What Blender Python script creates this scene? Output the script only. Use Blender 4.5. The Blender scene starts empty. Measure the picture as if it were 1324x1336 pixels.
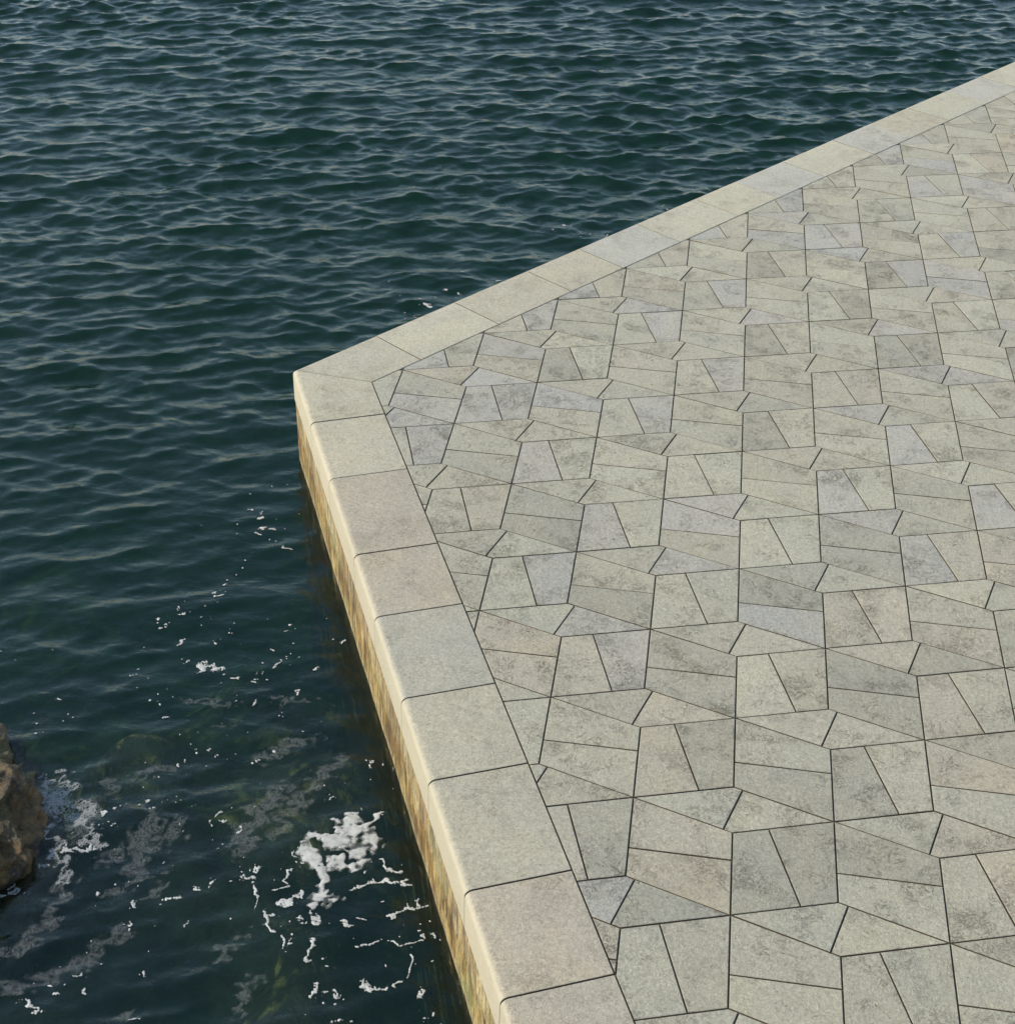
import bpy, bmesh, math, random
import numpy as np
from mathutils import Matrix, Vector, noise as mnoise

scene = bpy.context.scene
COL = scene.collection
random.seed(7)

# ------------------------------------------------------------------ camera
CAM_POS = np.array([-0.5104, -6.0644, 5.4736])
CAM_R = np.array([[0.98966556, 0.10113728, -0.10165297],      # columns: right, down, forward
                  [0.14123359, -0.56488236, 0.81299507],
                  [0.02480214, -0.81895004, -0.5733286]])
FPX, CX, CY = 1945.0, 662.0, 668.0
cam = bpy.data.cameras.new('camera'); cam_ob = bpy.data.objects.new('camera', cam); COL.objects.link(cam_ob)
cam.sensor_fit = 'HORIZONTAL'; cam.sensor_width = 36.0; cam.lens = FPX / 1324.0 * 36.0
cam.clip_start = 0.1; cam.clip_end = 3000.0
r_, d_, f_ = CAM_R[:, 0], CAM_R[:, 1], CAM_R[:, 2]
cam_ob.matrix_world = Matrix(((r_[0], -d_[0], -f_[0], CAM_POS[0]), (r_[1], -d_[1], -f_[1], CAM_POS[1]),
                              (r_[2], -d_[2], -f_[2], CAM_POS[2]), (0, 0, 0, 1)))
scene.camera = cam_ob

# ------------------------------------------------------------------ sky, sun, exposure
SUN_EL = math.radians(39.0)
SUN_AZ = math.radians(-104.0)          # clockwise from +Y: the sun stands to the left
world = bpy.data.worlds.new('World'); scene.world = world; world.use_nodes = True
wn = world.node_tree; wn.nodes.clear()
sky = wn.nodes.new('ShaderNodeTexSky'); sky.sky_type = 'NISHITA'; sky.sun_disc = False
sky.sun_elevation = SUN_EL; sky.sun_rotation = SUN_AZ % (2 * math.pi)
sky.air_density = 1.45; sky.dust_density = 0.7; sky.ozone_density = 1.4
bg = wn.nodes.new('ShaderNodeBackground'); bg.inputs['Strength'].default_value = 0.15
wo = wn.nodes.new('ShaderNodeOutputWorld')
wn.links.new(sky.outputs[0], bg.inputs[0]); wn.links.new(bg.outputs[0], wo.inputs[0])
sd = Vector((math.sin(SUN_AZ) * math.cos(SUN_EL), math.cos(SUN_AZ) * math.cos(SUN_EL), math.sin(SUN_EL)))
sun = bpy.data.lights.new('sun', 'SUN'); sun.energy = 2.75; sun.angle = math.radians(0.5); sun.color = (1.0, 0.90, 0.73)
sun_ob = bpy.data.objects.new('sun', sun); COL.objects.link(sun_ob)
sun_ob.location = (-20, -6, 15); sun_ob.rotation_euler = sd.to_track_quat('Z', 'Y').to_euler()
vs = scene.view_settings
vs.view_transform = 'Standard'; vs.look = 'None'; vs.exposure = 0.60; vs.gamma = 1.0; vs.use_curve_mapping = False
scene.cycles.use_denoising = True
scene.cycles.max_bounces = 10; scene.cycles.transparent_max_bounces = 16
scene.cycles.sample_clamp_indirect = 6.0

# ------------------------------------------------------------------ measured layout (metres)
WATER_Z = -0.78
IC = np.array([-2.688, 3.161])                 # inner corner of the kerb
DL = np.array([0.405, -0.914]); DL /= np.linalg.norm(DL)      # along the left kerb, towards the viewer
DR = np.array([0.594, 0.804]); DR /= np.linalg.norm(DR)       # along the far kerb, away
NL = np.array([DL[1], -DL[0]]); NL = NL if NL[0] < 0 else -NL  # outward
NR = np.array([DR[1], -DR[0]]); NR = NR if NR[0] < 0 else -NR
MITER = -math.tan(math.radians(30.2))
KERB_TOP, KERB_OUT, KERB_H = 0.49, 0.53, 0.25
L_JOINTS = [0.458, 1.182, 2.045, 2.666, 3.39, 4.028, 4.769, 5.391, 6.1, 6.8, 7.5, 8.2]
R_JOINTS = [0.488, 1.319, 2.156, 2.797, 3.558, 4.386, 4.991, 5.75, 6.601, 7.284, 7.998, 8.787, 9.5, 10.3, 11.0, 11.8, 12.5, 13.3, 14.1, 14.9, 15.6, 16.4]
PATCH = [([(-2.055,-0.35)],0.0407),([(-2.046,-0.419)],0.0566),([(-1.991,-0.428)],0.0581),([(-2.077,-0.511)],0.0577),([(-2.14,-0.522)],0.0545),([(-2.241,-0.539)],0.0481),([(-2.227,-0.622)],0.0445),([(-2.162,-0.67)],0.0411),([(-2.055,-0.66)],0.0379),([(-1.958,-0.577)],0.0732),([(-1.914,-0.629)],0.038),([(-1.897,-0.701)],0.0157),([(-1.965,-0.687)],0.0346),([(-2.087,-0.894)],0.0494),([(-2.043,-0.919)],0.0369),([(-2.117,-0.975)],0.0245),([(-2.007,-0.913)],0.0215),([(-2.275,-0.561)],0.0224),([(-1.974,-0.39),(-1.894,-0.266)],0.0146),([(-2.138,-0.691),(-2.099,-0.848)],0.0189),([(-2.26,-0.49),(-2.182,-0.512),(-2.106,-0.447)],0.0258),([(-2.171,-0.343),(-2.096,-0.375)],0.0098)]
HOLES = [([(-2.222,-0.535),(-2.148,-0.625)],0.0176),([(-2.106,-0.61),(-2.05,-0.601),(-1.994,-0.642)],0.0191),([(-2.186,-0.469),(-2.135,-0.46)],0.0161),([(-2.144,-0.642),(-2.121,-0.705)],0.0079)]
STRANDS = [([(-1.949,-0.84),(-1.863,-0.769),(-1.739,-0.757),(-1.624,-0.762)],0.0139),([(-1.67,-0.721),(-1.661,-0.735)],0.0172),([(-2.293,-0.999),(-2.237,-0.951),(-2.201,-0.897)],0.0184),([(-2.359,-0.92),(-2.28,-0.862)],0.0077),([(-2.311,-0.769),(-2.294,-0.84)],0.0125),([(-2.361,-1.05),(-2.314,-1.15),(-2.282,-1.175)],0.0122),([(-2.235,-1.213),(-2.198,-1.259)],0.009),([(-1.938,-1.073),(-1.884,-1.067)],0.0106),([(-1.857,-1.021),(-1.808,-1.018)],0.0076),([(-1.704,-0.981),(-1.634,-0.899),(-1.525,-0.881)],0.0107),([(-1.567,-0.849),(-1.558,-0.865)],0.0139),([(-1.826,-0.614),(-1.782,-0.673),(-1.715,-0.687)],0.0095),([(-1.973,-1.454),(-1.988,-1.533)],0.016),([(-1.755,-1.419),(-1.71,-1.435)],0.0174),([(-1.684,-1.445),(-1.64,-1.428)],0.0087),([(-1.602,-1.415),(-1.562,-1.38)],0.0073),([(-1.458,-1.427),(-1.457,-1.461)],0.0116),([(-1.832,-1.214),(-1.769,-1.193),(-1.715,-1.165)],0.0074),([(-1.656,-1.155),(-1.605,-1.167),(-1.505,-1.116)],0.006),([(-2.085,-1.225),(-2.044,-1.315),(-2.025,-1.341)],0.0194),([(-2.457,-0.891),(-2.415,-1.027)],0.0062),([(-1.547,-1.212),(-1.536,-1.319)],0.0074),([(-2.182,-1.196)],0.015),([(-2.165,-1.231)],0.0134),([(-2.164,-1.087)],0.0212),([(-2.094,-1.068)],0.0288),([(-2.113,-1.032)],0.0137),([(-1.966,-1.309)],0.0118),([(-1.957,-1.373)],0.0132),([(-1.925,-1.502)],0.0188),([(-1.869,-1.498)],0.0173),([(-1.921,-1.564)],0.0143),([(-1.863,-1.562)],0.0115),([(-1.823,-1.657)],0.017),([(-1.76,-1.654)],0.0113),([(-1.531,-1.325)],0.0146),([(-1.366,-1.543)],0.0171),([(-1.404,-1.59)],0.0142),([(-1.444,-1.086)],0.018),([(-1.503,-1.096)],0.0105),([(-1.534,-1.06)],0.0136),([(-2.054,0.095)],0.0221),([(-1.97,0.09)],0.0102),([(-1.917,0.099)],0.017),([(-2.193,-0.193)],0.0132),([(-2.015,-0.263)],0.0098),([(-1.892,-0.262)],0.0197),([(-2.7,0.009)],0.0119),([(-2.629,0.115)],0.0103),([(-2.649,-0.52)],0.0129),([(-2.487,-0.785)],0.0204),([(-2.546,-0.849)],0.0203),([(-2.495,-0.845)],0.0234),([(-2.305,-0.635)],0.0159),([(-2.258,-0.699)],0.0205),([(-4.023,0.311)],0.014),([(-3.498,0.391)],0.014),([(-4.053,0.033)],0.0156),([(-3.202,0.143)],0.0078),([(-3.124,0.078)],0.0077),([(-3.011,0.048)],0.0115),([(-2.956,0.022)],0.0115),([(-3.152,-0.081)],0.0114),([(-3.116,-0.046)],0.0134),([(-2.87,0.491)],0.018),([(-2.976,0.489)],0.012),([(-2.7,0.011)],0.0115),([(-2.627,0.117)],0.0096),([(-3.241,-0.188)],0.0113),([(-3.384,-0.502)],0.0183),([(-3.458,-0.549)],0.0165),([(-3.404,-0.609)],0.02),([(-3.342,-0.615)],0.0127),([(-2.818,-0.446)],0.0202),([(-2.795,-0.508)],0.0182),([(-2.739,-0.475)],0.0164),([(-2.653,-0.52)],0.0145),([(-2.543,-0.844)],0.0193),([(-2.499,-0.844)],0.0228),([(-2.485,-0.783)],0.0194),([(-3.05,-1.124)],0.0137),([(-3.019,-1.263)],0.0152),([(-3.012,-1.299)],0.0101),([(-2.744,-1.206)],0.0119),([(-3.151,-1.389)],0.01),([(-3.174,-1.602)],0.0229),([(-3.102,-1.685)],0.0146),([(-3.289,-1.672)],0.0097),([(-3.259,-1.845)],0.0127),([(-2.848,-1.53)],0.0082),([(-3.209,-1.007)],0.0104),([(-3.137,-0.973)],0.0105),([(-3.259,-1.092)],0.0104),([(-3.255,-0.393)],0.0204),([(-3.177,-0.441)],0.0166),([(-3.94,0.225)],0.0099),([(-3.417,0.373)],0.008),([(-2.635,0.627)],0.0121),([(-2.513,0.299)],0.0078),([(-2.191,-0.189)],0.0112),([(-1.931,-1.067)],0.0102),([(-3.364,0.288),(-3.321,0.307)],0.0118),([(-2.888,-1.047),(-2.836,-1.032)],0.0104),([(-2.78,-0.963),(-2.741,-0.95)],0.0104),([(-2.699,-0.924),(-2.667,-0.901)],0.0105),([(-3.25,-1.725),(-3.225,-1.715)],0.0081),([(-3.362,-1.79),(-3.33,-1.808),(-3.297,-1.822)],0.0209),([(-2.818,-1.803),(-2.781,-1.794)],0.008),([(-3.542,-0.816),(-3.472,-0.824)],0.025),([(-3.441,-0.828),(-3.409,-0.794)],0.016),([(-3.466,2.494)],0.0142),([(-3.374,2.477)],0.0189),([(-3.361,2.396)],0.0164),([(-3.311,2.291)],0.0279),([(-3.234,2.288)],0.014),([(-3.321,2.224)],0.0139),([(-3.311,1.989)],0.0091),([(-3.321,1.895)],0.009),([(-3.326,1.818)],0.009),([(-3.34,1.741)],0.0089),([(-3.385,1.615)],0.0199),([(-3.42,1.493)],0.0241),([(-3.616,1.294)],0.0151),([(-3.715,1.166)],0.0128),([(-3.645,1.105)],0.017),([(-3.563,1.242)],0.0107),([(-3.394,0.806)],0.0207),([(-3.683,0.63)],0.0163),([(-2.912,0.755)],0.0184),([(-2.916,0.699)],0.0163),([(-2.772,0.952)],0.0166),([(-2.575,0.883)],0.0186),([(-2.885,1.023)],0.0189),([(-2.851,1.216)],0.0128),([(-2.828,1.26)],0.0128),([(-3.204,1.109)],0.0106),([(-3.11,1.024)],0.0105),([(-3.258,0.998)],0.0105),([(-4.449,0.624)],0.0103),([(-3.437,1.348)],0.0108),([(-3.471,1.286)],0.0086),([(-3.4,2.815)],0.0121),([(-2.682,0.967)],0.0104),([(-2.525,1.165)],0.0127),([(-2.457,1.169)],0.0127),([(-3.232,2.176)],0.0092),([(-3.182,2.169)],0.0092),([(-3.302,0.733),(-3.265,0.803),(-3.229,0.796),(-3.158,0.758)],0.0267),([(-3.064,0.699),(-3.014,0.7)],0.0122),([(-2.834,0.839),(-2.814,0.919)],0.0103),([(-3.113,2.087),(-3.024,2.071)],0.0114),([(-3.504,0.956),(-3.471,1.014)],0.0084),([(-2.688,6.27)],0.0169),([(-2.571,6.252)],0.015),([(-2.877,6.016)],0.0185),([(-2.811,5.907)],0.0239),([(-2.777,5.927)],0.0148),([(-2.61,6.621)],0.0115),([(-3.182,6.174)],0.0113),([(-3.251,6.321)],0.0095),([(-2.885,5.712)],0.0164),([(-2.873,5.766)],0.0091),([(-2.965,5.78)],0.011),([(-2.949,5.887)],0.0092),([(-2.741,6.142)],0.0131),([(-3.086,6.042)],0.0093),([(-2.95,5.668)],0.0109),([(-2.245,6.562)],0.0114),([(-1.743,7.891)],0.0266),([(-1.315,7.79)],0.0223),([(-1.49,7.743)],0.0142),([(-0.787,8.662)],0.0148),([(-0.754,8.52)],0.0126),([(-1.863,7.72)],0.0142),([(-1.48,8.036)],0.0082),([(-1.569,7.641)],0.0081)]
ROCKLACE = [([(-3.765,-0.482),(-3.744,-0.49)],0.1207),([(-3.815,-0.429),(-3.767,-0.59)],0.0773),([(-3.845,-0.767),(-3.759,-0.718),(-3.662,-0.737),(-3.611,-0.774),(-3.581,-0.871),(-3.502,-0.936),(-3.461,-1.017)],0.0278),([(-3.798,-0.264),(-3.739,-0.317),(-3.685,-0.407)],0.0247),([(-3.893,-0.318),(-3.856,-0.374)],0.0201),([(-3.851,-0.837),(-3.796,-0.984),(-3.702,-1.142)],0.017),([(-3.597,-0.562),(-3.512,-0.5)],0.0435),([(-3.528,-0.598),(-3.411,-0.764)],0.0325),([(-3.394,-0.738),(-3.357,-0.789)],0.0192),([(-3.65,-0.938),(-3.625,-0.956)],0.0168)]
FILM = [([(-2.608,-0.671),(-2.595,-0.514),(-2.561,-0.369),(-2.496,-0.163)],0.0393),([(-2.669,-0.566),(-2.617,-0.439),(-2.578,-0.311)],0.0253),([(-2.459,-0.521),(-2.412,-0.364),(-2.37,-0.235),(-2.313,-0.036),(-2.223,0.108)],0.029),([(-2.69,0.03),(-2.617,0.108),(-2.568,0.161),(-2.429,0.24)],0.0268),([(-2.521,-1.383),(-2.483,-1.327),(-2.423,-1.25)],0.0199),([(-3.526,-1.723),(-3.405,-1.687),(-3.244,-1.581),(-3.128,-1.457),(-3.033,-1.299)],0.0227),([(-3.598,-1.558),(-3.53,-1.522),(-3.488,-1.424),(-3.449,-1.281),(-3.462,-0.999)],0.0264),([(-2.297,-1.679),(-2.325,-1.606),(-2.317,-1.543),(-2.253,-1.461)],0.016),([(-3.131,-0.889),(-3.139,-0.721),(-3.152,-0.468)],0.0317),([(-3.041,-0.705),(-3.023,-0.625),(-2.975,-0.498)],0.0287),([(-3.204,-1.065),(-3.124,-0.971),(-3.04,-0.92)],0.0173),([(-3.497,-0.444),(-3.533,-0.551),(-3.518,-0.707)],0.0406),([(-3.49,-0.256),(-3.446,-0.332)],0.0226),([(-3.003,-1.068),(-2.929,-0.948)],0.0173),([(-3.309,-0.863),(-3.209,-0.733),(-3.15,-0.606)],0.0212),([(-3.35,-0.211),(-3.297,-0.138),(-3.182,-0.107)],0.0151),([(-3.256,0.461),(-3.143,0.468),(-3.004,0.444)],0.02),([(-2.738,0.549),(-2.561,0.567)],0.0201),([(-3.016,0.271),(-2.952,0.273)],0.0157),([(-2.887,-1.812),(-2.847,-1.775)],0.0191),([(-3.089,-1.376),(-3.054,-1.319)],0.0268)]
STONE_TINTS = {'pink':[(0.22,2.71),(0.61,1.02),(0.8,1.12),(-0.28,-0.87),(-0.27,-1.19),(-0.8,0.16),(1.26,-0.91),(1.23,-0.19),(1.16,-0.63),(-1.22,0.23),(1.37,1.64),(1.61,1.98),(1.75,3.74),(1.87,3.65),(-0.35,-0.02),(-0.56,-1.56),(-0.78,-0.98),(-0.39,-0.41),(1.21,0.77),(-1.05,0.51),(-1.56,1.5),(1.15,0.56),(-0.64,3.87),(1.68,2.89),(1.23,0.31),(1.62,1.61)],'blue':[(-1.9,3.01),(-1.67,3.11),(-2.15,2.39),(-2.41,2.75),(-1.86,3.29),(0.64,2.33),(1.31,1.76),(1.14,1.77),(0.85,2.01),(-0.64,3.08),(-1.37,2.34),(-0.15,5.14),(0.74,6.45),(0.91,6.57),(-1.91,3.81),(-0.67,4.43),(-0.8,1.67),(-1.61,4.44),(1.78,5.95),(1.47,4.03),(1.02,3.07),(-0.18,1.96),(-0.17,1.74),(0.17,6.26),(0.38,7.12),(2.06,7.96),(-0.55,-1.31),(-0.61,0.49),(-1.03,1.14),(1.74,5.5),(-0.2,6.18),(1.62,8.26),(-1.83,3.83)],'grey':[(-0.2,-1.08),(0.13,-1.03),(0.35,-0.97),(-0.58,-0.95),(-0.15,-0.28),(0.74,0.17),(0.76,0.49),(0.24,-0.49),(-0.36,0.63),(-0.16,0.53),(0.26,1.18),(-0.58,-1.38),(-0.33,-1.34),(0.74,1.74),(0.78,1.58),(-0.23,0.25),(-1.13,1.83),(-1.18,1.56),(1.13,-0.06),(-0.59,0.74),(1.12,4.57),(1.13,5.82),(0.11,3.55),(-0.81,3.84),(0.57,-0.16),(-0.99,-0.0),(1.38,0.04),(1.17,2.42)],'light':[(-0.23,-0.24),(0.29,-0.15),(-0.95,1.2),(-0.19,2.36),(-1.19,0.92),(1.21,0.37),(0.12,0.38),(0.17,1.72),(0.36,1.75),(-0.24,0.94),(0.27,3.04),(-1.19,2.57),(1.22,3.01),(-1.43,0.96),(-0.29,5.85)]}


# ------------------------------------------------------------------ helpers
def mesh_ob(name, verts, faces, mat=None, parent=None, smooth=False):
    me = bpy.data.meshes.new(name)
    me.from_pydata([tuple(v) for v in verts], [], [tuple(f) for f in faces]); me.update()
    if mat: me.materials.append(mat)
    if smooth: me.polygons.foreach_set('use_smooth', [True] * len(me.polygons))
    o = bpy.data.objects.new(name, me); COL.objects.link(o)
    if parent is not None: o.parent = parent
    return o

def grid_mesh(name, V, quads, mat, smooth=True):
    me = bpy.data.meshes.new(name)
    me.vertices.add(len(V)); me.vertices.foreach_set('co', V.astype(np.float32).ravel())
    n = len(quads)
    me.loops.add(n * 4); me.loops.foreach_set('vertex_index', quads.astype(np.int32).ravel())
    me.polygons.add(n); me.polygons.foreach_set('loop_start', np.arange(0, n * 4, 4, dtype=np.int32))
    me.polygons.foreach_set('use_smooth', np.full(n, smooth))
    me.update(calc_edges=True); me.validate()
    me.materials.append(mat)
    o = bpy.data.objects.new(name, me); COL.objects.link(o)
    return o

def tag(o, label=None, category=None, kind=None, group=None):
    if label: o['label'] = label
    if category: o['category'] = category
    if kind: o['kind'] = kind
    if group: o['group'] = group
    return o

class NT:
    """small node-tree builder"""
    def __init__(s, name):
        s.m = bpy.data.materials.new(name); s.m.use_nodes = True
        s.t = s.m.node_tree; s.t.nodes.clear(); s.out = s.n('OutputMaterial')
    def n(s, typ, **kw):
        nd = s.t.nodes.new('ShaderNode' + typ)
        for k, v in kw.items(): setattr(nd, k, v)
        return nd
    def put(s, sock, v):
        if v is None: return
        if hasattr(v, 'is_linked'): s.t.links.new(v, sock)
        else:
            if sock.type == 'RGBA' and isinstance(v, (tuple, list)) and len(v) == 3: v = (*v, 1)
            sock.default_value = v
    def noise(s, vec, scale, detail=3, rough=.55, dist=0.0):
        nd = s.n('TexNoise'); s.put(nd.inputs['Vector'], vec); s.put(nd.inputs['Scale'], scale)
        s.put(nd.inputs['Detail'], detail); s.put(nd.inputs['Roughness'], rough); s.put(nd.inputs['Distortion'], dist)
        return nd.outputs['Fac']
    def ramp(s, x, a, b, lo=0.0, hi=1.0, smooth=True):
        nd = s.n('MapRange'); nd.clamp = True
        if smooth: nd.interpolation_type = 'SMOOTHSTEP'
        s.put(nd.inputs['Value'], x); s.put(nd.inputs['From Min'], a); s.put(nd.inputs['From Max'], b)
        s.put(nd.inputs['To Min'], lo); s.put(nd.inputs['To Max'], hi)
        return nd.outputs['Result']
    def math(s, op, a, b=None):
        nd = s.n('Math', operation=op); s.put(nd.inputs[0], a); s.put(nd.inputs[1], b); return nd.outputs[0]
    def mix(s, f, a, b, blend='MIX'):
        nd = s.n('Mix', data_type='RGBA', blend_type=blend)
        s.put(nd.inputs[0], f); s.put(nd.inputs[6], a); s.put(nd.inputs[7], b); return nd.outputs[2]
    def vmul(s, v, k):
        nd = s.n('VectorMath', operation='MULTIPLY'); s.put(nd.inputs[0], v); nd.inputs[1].default_value = k; return nd.outputs[0]
    def vadd(s, v, w):
        nd = s.n('VectorMath', operation='ADD'); s.put(nd.inputs[0], v); s.put(nd.inputs[1], w); return nd.outputs[0]
    def bump(s, h, strength, dist, normal=None):
        nd = s.n('Bump'); s.put(nd.inputs['Height'], h); nd.inputs['Strength'].default_value = strength
        nd.inputs['Distance'].default_value = dist
        if normal is not None: s.put(nd.inputs['Normal'], normal)
        return nd.outputs['Normal']
    def principled(s, col, rough=.8, normal=None, **kw):
        nd = s.n('BsdfPrincipled'); s.put(nd.inputs['Base Color'], col); s.put(nd.inputs['Roughness'], rough)
        if normal is not None: s.put(nd.inputs['Normal'], normal)
        for k, v in kw.items(): s.put(nd.inputs[k.replace('_', ' ')], v)
        s.t.links.new(nd.outputs[0], s.out.inputs['Surface']); return nd

# ------------------------------------------------------------------ materials
def stone_material(name, by_attribute=False, kerb=False):
    b = NT(name)
    pos = b.n('NewGeometry').outputs['Position']
    if by_attribute:
        at = b.n('Attribute'); at.attribute_name = 'tint'; tint = at.outputs['Color']
        rnd = b.math('MULTIPLY', at.outputs['Alpha'], 40.0)
    else:
        oi = b.n('ObjectInfo'); tint = oi.outputs['Color']; rnd = b.math('MULTIPLY', oi.outputs['Random'], 40.0)
    cb = b.n('CombineXYZ'); b.put(cb.inputs[2], rnd); b.put(cb.inputs[0], rnd)
    v = b.vadd(pos, cb.outputs[0])
    big = b.noise(v, 3.2, 4, .6)
    mid = b.noise(v, 14.0, 5, .65, .6)
    fine = b.noise(v, 62.0, 5, .78, 1.1)
    col = b.mix(b.ramp(big, .3, .7, 0, .5), tint, b.mix(1.0, tint, (1.14, 1.10, 0.98), 'MULTIPLY'))
    col = b.mix(b.ramp(mid, .35, .7, 0.0, .40), col, b.mix(1.0, tint, (.88, .87, .86), 'MULTIPLY'))
    grain = b.ramp(fine, .30, .68, .70, 1.22)
    gm = b.n('Mix', data_type='RGBA', blend_type='MULTIPLY'); gm.inputs[0].default_value = 1
    b.put(gm.inputs[6], col); b.put(gm.inputs[7], grain); col = gm.outputs[2]
    # fossil veins and pits, in patches that differ from stone to stone
    patch = b.ramp(b.noise(v, 2.1, 2, .5), .48 if not kerb else .46, .66)
    vein = b.noise(v, 26.0, 4, .6, 1.6)
    vein = b.ramp(b.math('ABSOLUTE', b.math('SUBTRACT', vein, .5)), .0, .035, 1.0, 0.0)
    pit = b.ramp(b.noise(v, 62.0, 2, .5, .4), .63, .71)
    spots = b.ramp(b.noise(v, 17.0, 3, .6), .60, .74)
    marks = b.math('MULTIPLY', b.math('MAXIMUM', b.math('MULTIPLY', vein, b.ramp(b.noise(v, 9.0, 2), .42, .62)), b.math('MAXIMUM', b.math('MULTIPLY', pit, .9), b.math('MULTIPLY', spots, .5))), patch)
    hair = b.ramp(b.math('ABSOLUTE', b.math('SUBTRACT', b.noise(v, 11.0, 6, .72, 1.2), .5)), .0, .010, 1.0, 0.0)
    hair = b.math('MULTIPLY', b.math('MULTIPLY', hair, .75), b.ramp(b.noise(v, 5.0, 2), .50, .62))
    marks = b.math('MAXIMUM', marks, hair)
    few = b.math('MULTIPLY', b.ramp(b.noise(v, 33.0, 2, .5), .70, .76), .7)
    marks = b.math('MAXIMUM', marks, few)
    col = b.mix(b.math('MULTIPLY', marks, .72), col, b.mix(1.0, col, (.42, .38, .33), 'MULTIPLY'))
    if kerb:
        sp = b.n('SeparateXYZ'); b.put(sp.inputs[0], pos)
        wash = b.ramp(sp.outputs[2], .0, -.016)  # colour wash: lime-cream stain plus painted-in sunlit brightness on lip and face
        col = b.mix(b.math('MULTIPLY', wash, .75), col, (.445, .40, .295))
    h = b.math('ADD', b.math('MULTIPLY', fine, 1.0), b.math('MULTIPLY', b.noise(v, 260.0, 2, .6), .6))
    h = b.math('ADD', h, b.math('MULTIPLY', b.noise(v, 38.0, 2, .6), .7))
    h = b.math('SUBTRACT', h, b.math('MULTIPLY', marks, .8))
    b.principled(col, .82, b.bump(h, .95 if not kerb else .45, .010), Specular_IOR_Level=.25)
    return b.m

M_STONE = stone_material('bush hammered limestone')
M_STONE_ATT = stone_material('bush hammered limestone joined', by_attribute=True)
M_KERB = stone_material('limestone kerb', kerb=True)

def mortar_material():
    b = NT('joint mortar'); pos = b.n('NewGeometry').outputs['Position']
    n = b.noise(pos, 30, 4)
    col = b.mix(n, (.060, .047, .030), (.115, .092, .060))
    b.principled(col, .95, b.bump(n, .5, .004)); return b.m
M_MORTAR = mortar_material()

def wall_material():
    b = NT('stained quay wall')
    uv = b.n('UVMap').outputs[0]                      # u: metres along the wall, v: metres below the kerb
    st = b.noise(b.vmul(uv, (4.2, 1.3, 1)), 1.0, 6, .68, .5)
    st2 = b.noise(b.vadd(b.vmul(uv, (9.0, 2.2, 1)), (5.3, 2.0, 0)), 1.0, 5, .7, .5)
    bl = b.noise(uv, 3.0, 4, .6)
    g = b.noise(uv, 60.0, 3, .6)
    sep = b.n('SeparateXYZ'); b.put(sep.inputs[0], uv)
    depth = sep.outputs[1]
    fine_st = b.noise(b.vadd(b.vmul(uv, (30.0, 5.0, 1)), (1.3, 4.0, 0)), 1.0, 4, .7, .3)
    col = b.mix(b.ramp(st, .42, .58), (.33, .245, .095), (.20, .115, .030))
    col = b.mix(b.ramp(st2, .48, .60, 0, .95), col, (.095, .052, .018))
    col = b.mix(b.math('MULTIPLY', b.ramp(bl, .5, .7), b.ramp(st2, .3, .55)), col, (.16, .165, .055))
    col = b.mix(b.math('MULTIPLY', b.ramp(st2, .66, .74), .7), col, (.05, .032, .017))
    # clean lime runs hanging from the kerb, long and short
    run = b.ramp(b.math('SUBTRACT', b.math('MULTIPLY', b.noise(b.vadd(b.vmul(uv, (5.0, .15, 1)), (1.7, 9.0, 0)), 1.0, 6, .75), .46), depth), -.012, .004)
    col = b.mix(b.math('MULTIPLY', run, b.ramp(st, .34, .5, .9, .25)), col, (.40, .34, .22))
    # pale salt line just above the water
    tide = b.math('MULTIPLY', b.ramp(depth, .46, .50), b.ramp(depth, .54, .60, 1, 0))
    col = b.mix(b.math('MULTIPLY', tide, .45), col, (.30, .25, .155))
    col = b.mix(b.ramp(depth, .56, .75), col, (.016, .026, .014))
    col = b.mix(1.0, col, b.ramp(fine_st, .38, .60, .55, 1.2), 'MULTIPLY')
    gm = b.mix(1.0, col, b.ramp(g, .3, .7, .75, 1.18), 'MULTIPLY')
    h = b.math('ADD', b.math('MULTIPLY', g, .5), bl)
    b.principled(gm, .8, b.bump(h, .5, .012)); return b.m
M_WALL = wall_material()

def water_material():
    b = NT('sea water surface')
    pos = b.n('NewGeometry').outputs['Position']
    h = b.math('ADD', b.noise(b.vmul(pos, (.75, 1.5, 1)), 10.0, 4, .6, .4), b.math('MULTIPLY', b.noise(pos, 30.0, 2, .5, .2), .22))
    nrm = b.bump(h, .32, .022)
    fr = b.n('Fresnel'); fr.inputs['IOR'].default_value = 1.34; b.put(fr.inputs['Normal'], nrm)
    gl = b.n('BsdfGlossy'); gl.inputs['Roughness'].default_value = .015; b.put(gl.inputs['Normal'], nrm)
    gl.inputs['Color'].default_value = (1, 1, 1, 1)
    tr = b.n('BsdfTransparent'); tr.inputs['Color'].default_value = (.93, .97, .95, 1)
    df = b.n('BsdfDiffuse'); df.inputs['Color'].default_value = (.010, .048, .030, 1)
    m1 = b.n('MixShader'); m1.inputs[0].default_value = .08
    b.put(m1.inputs[1], tr.outputs[0]); b.put(m1.inputs[2], df.outputs[0])
    m2 = b.n('MixShader'); b.put(m2.inputs[0], fr.outputs[0]); b.put(m2.inputs[1], m1.outputs[0]); b.put(m2.inputs[2], gl.outputs[0])
    b.t.links.new(m2.outputs[0], b.out.inputs['Surface']); return b.m
M_WATER = water_material()

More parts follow.
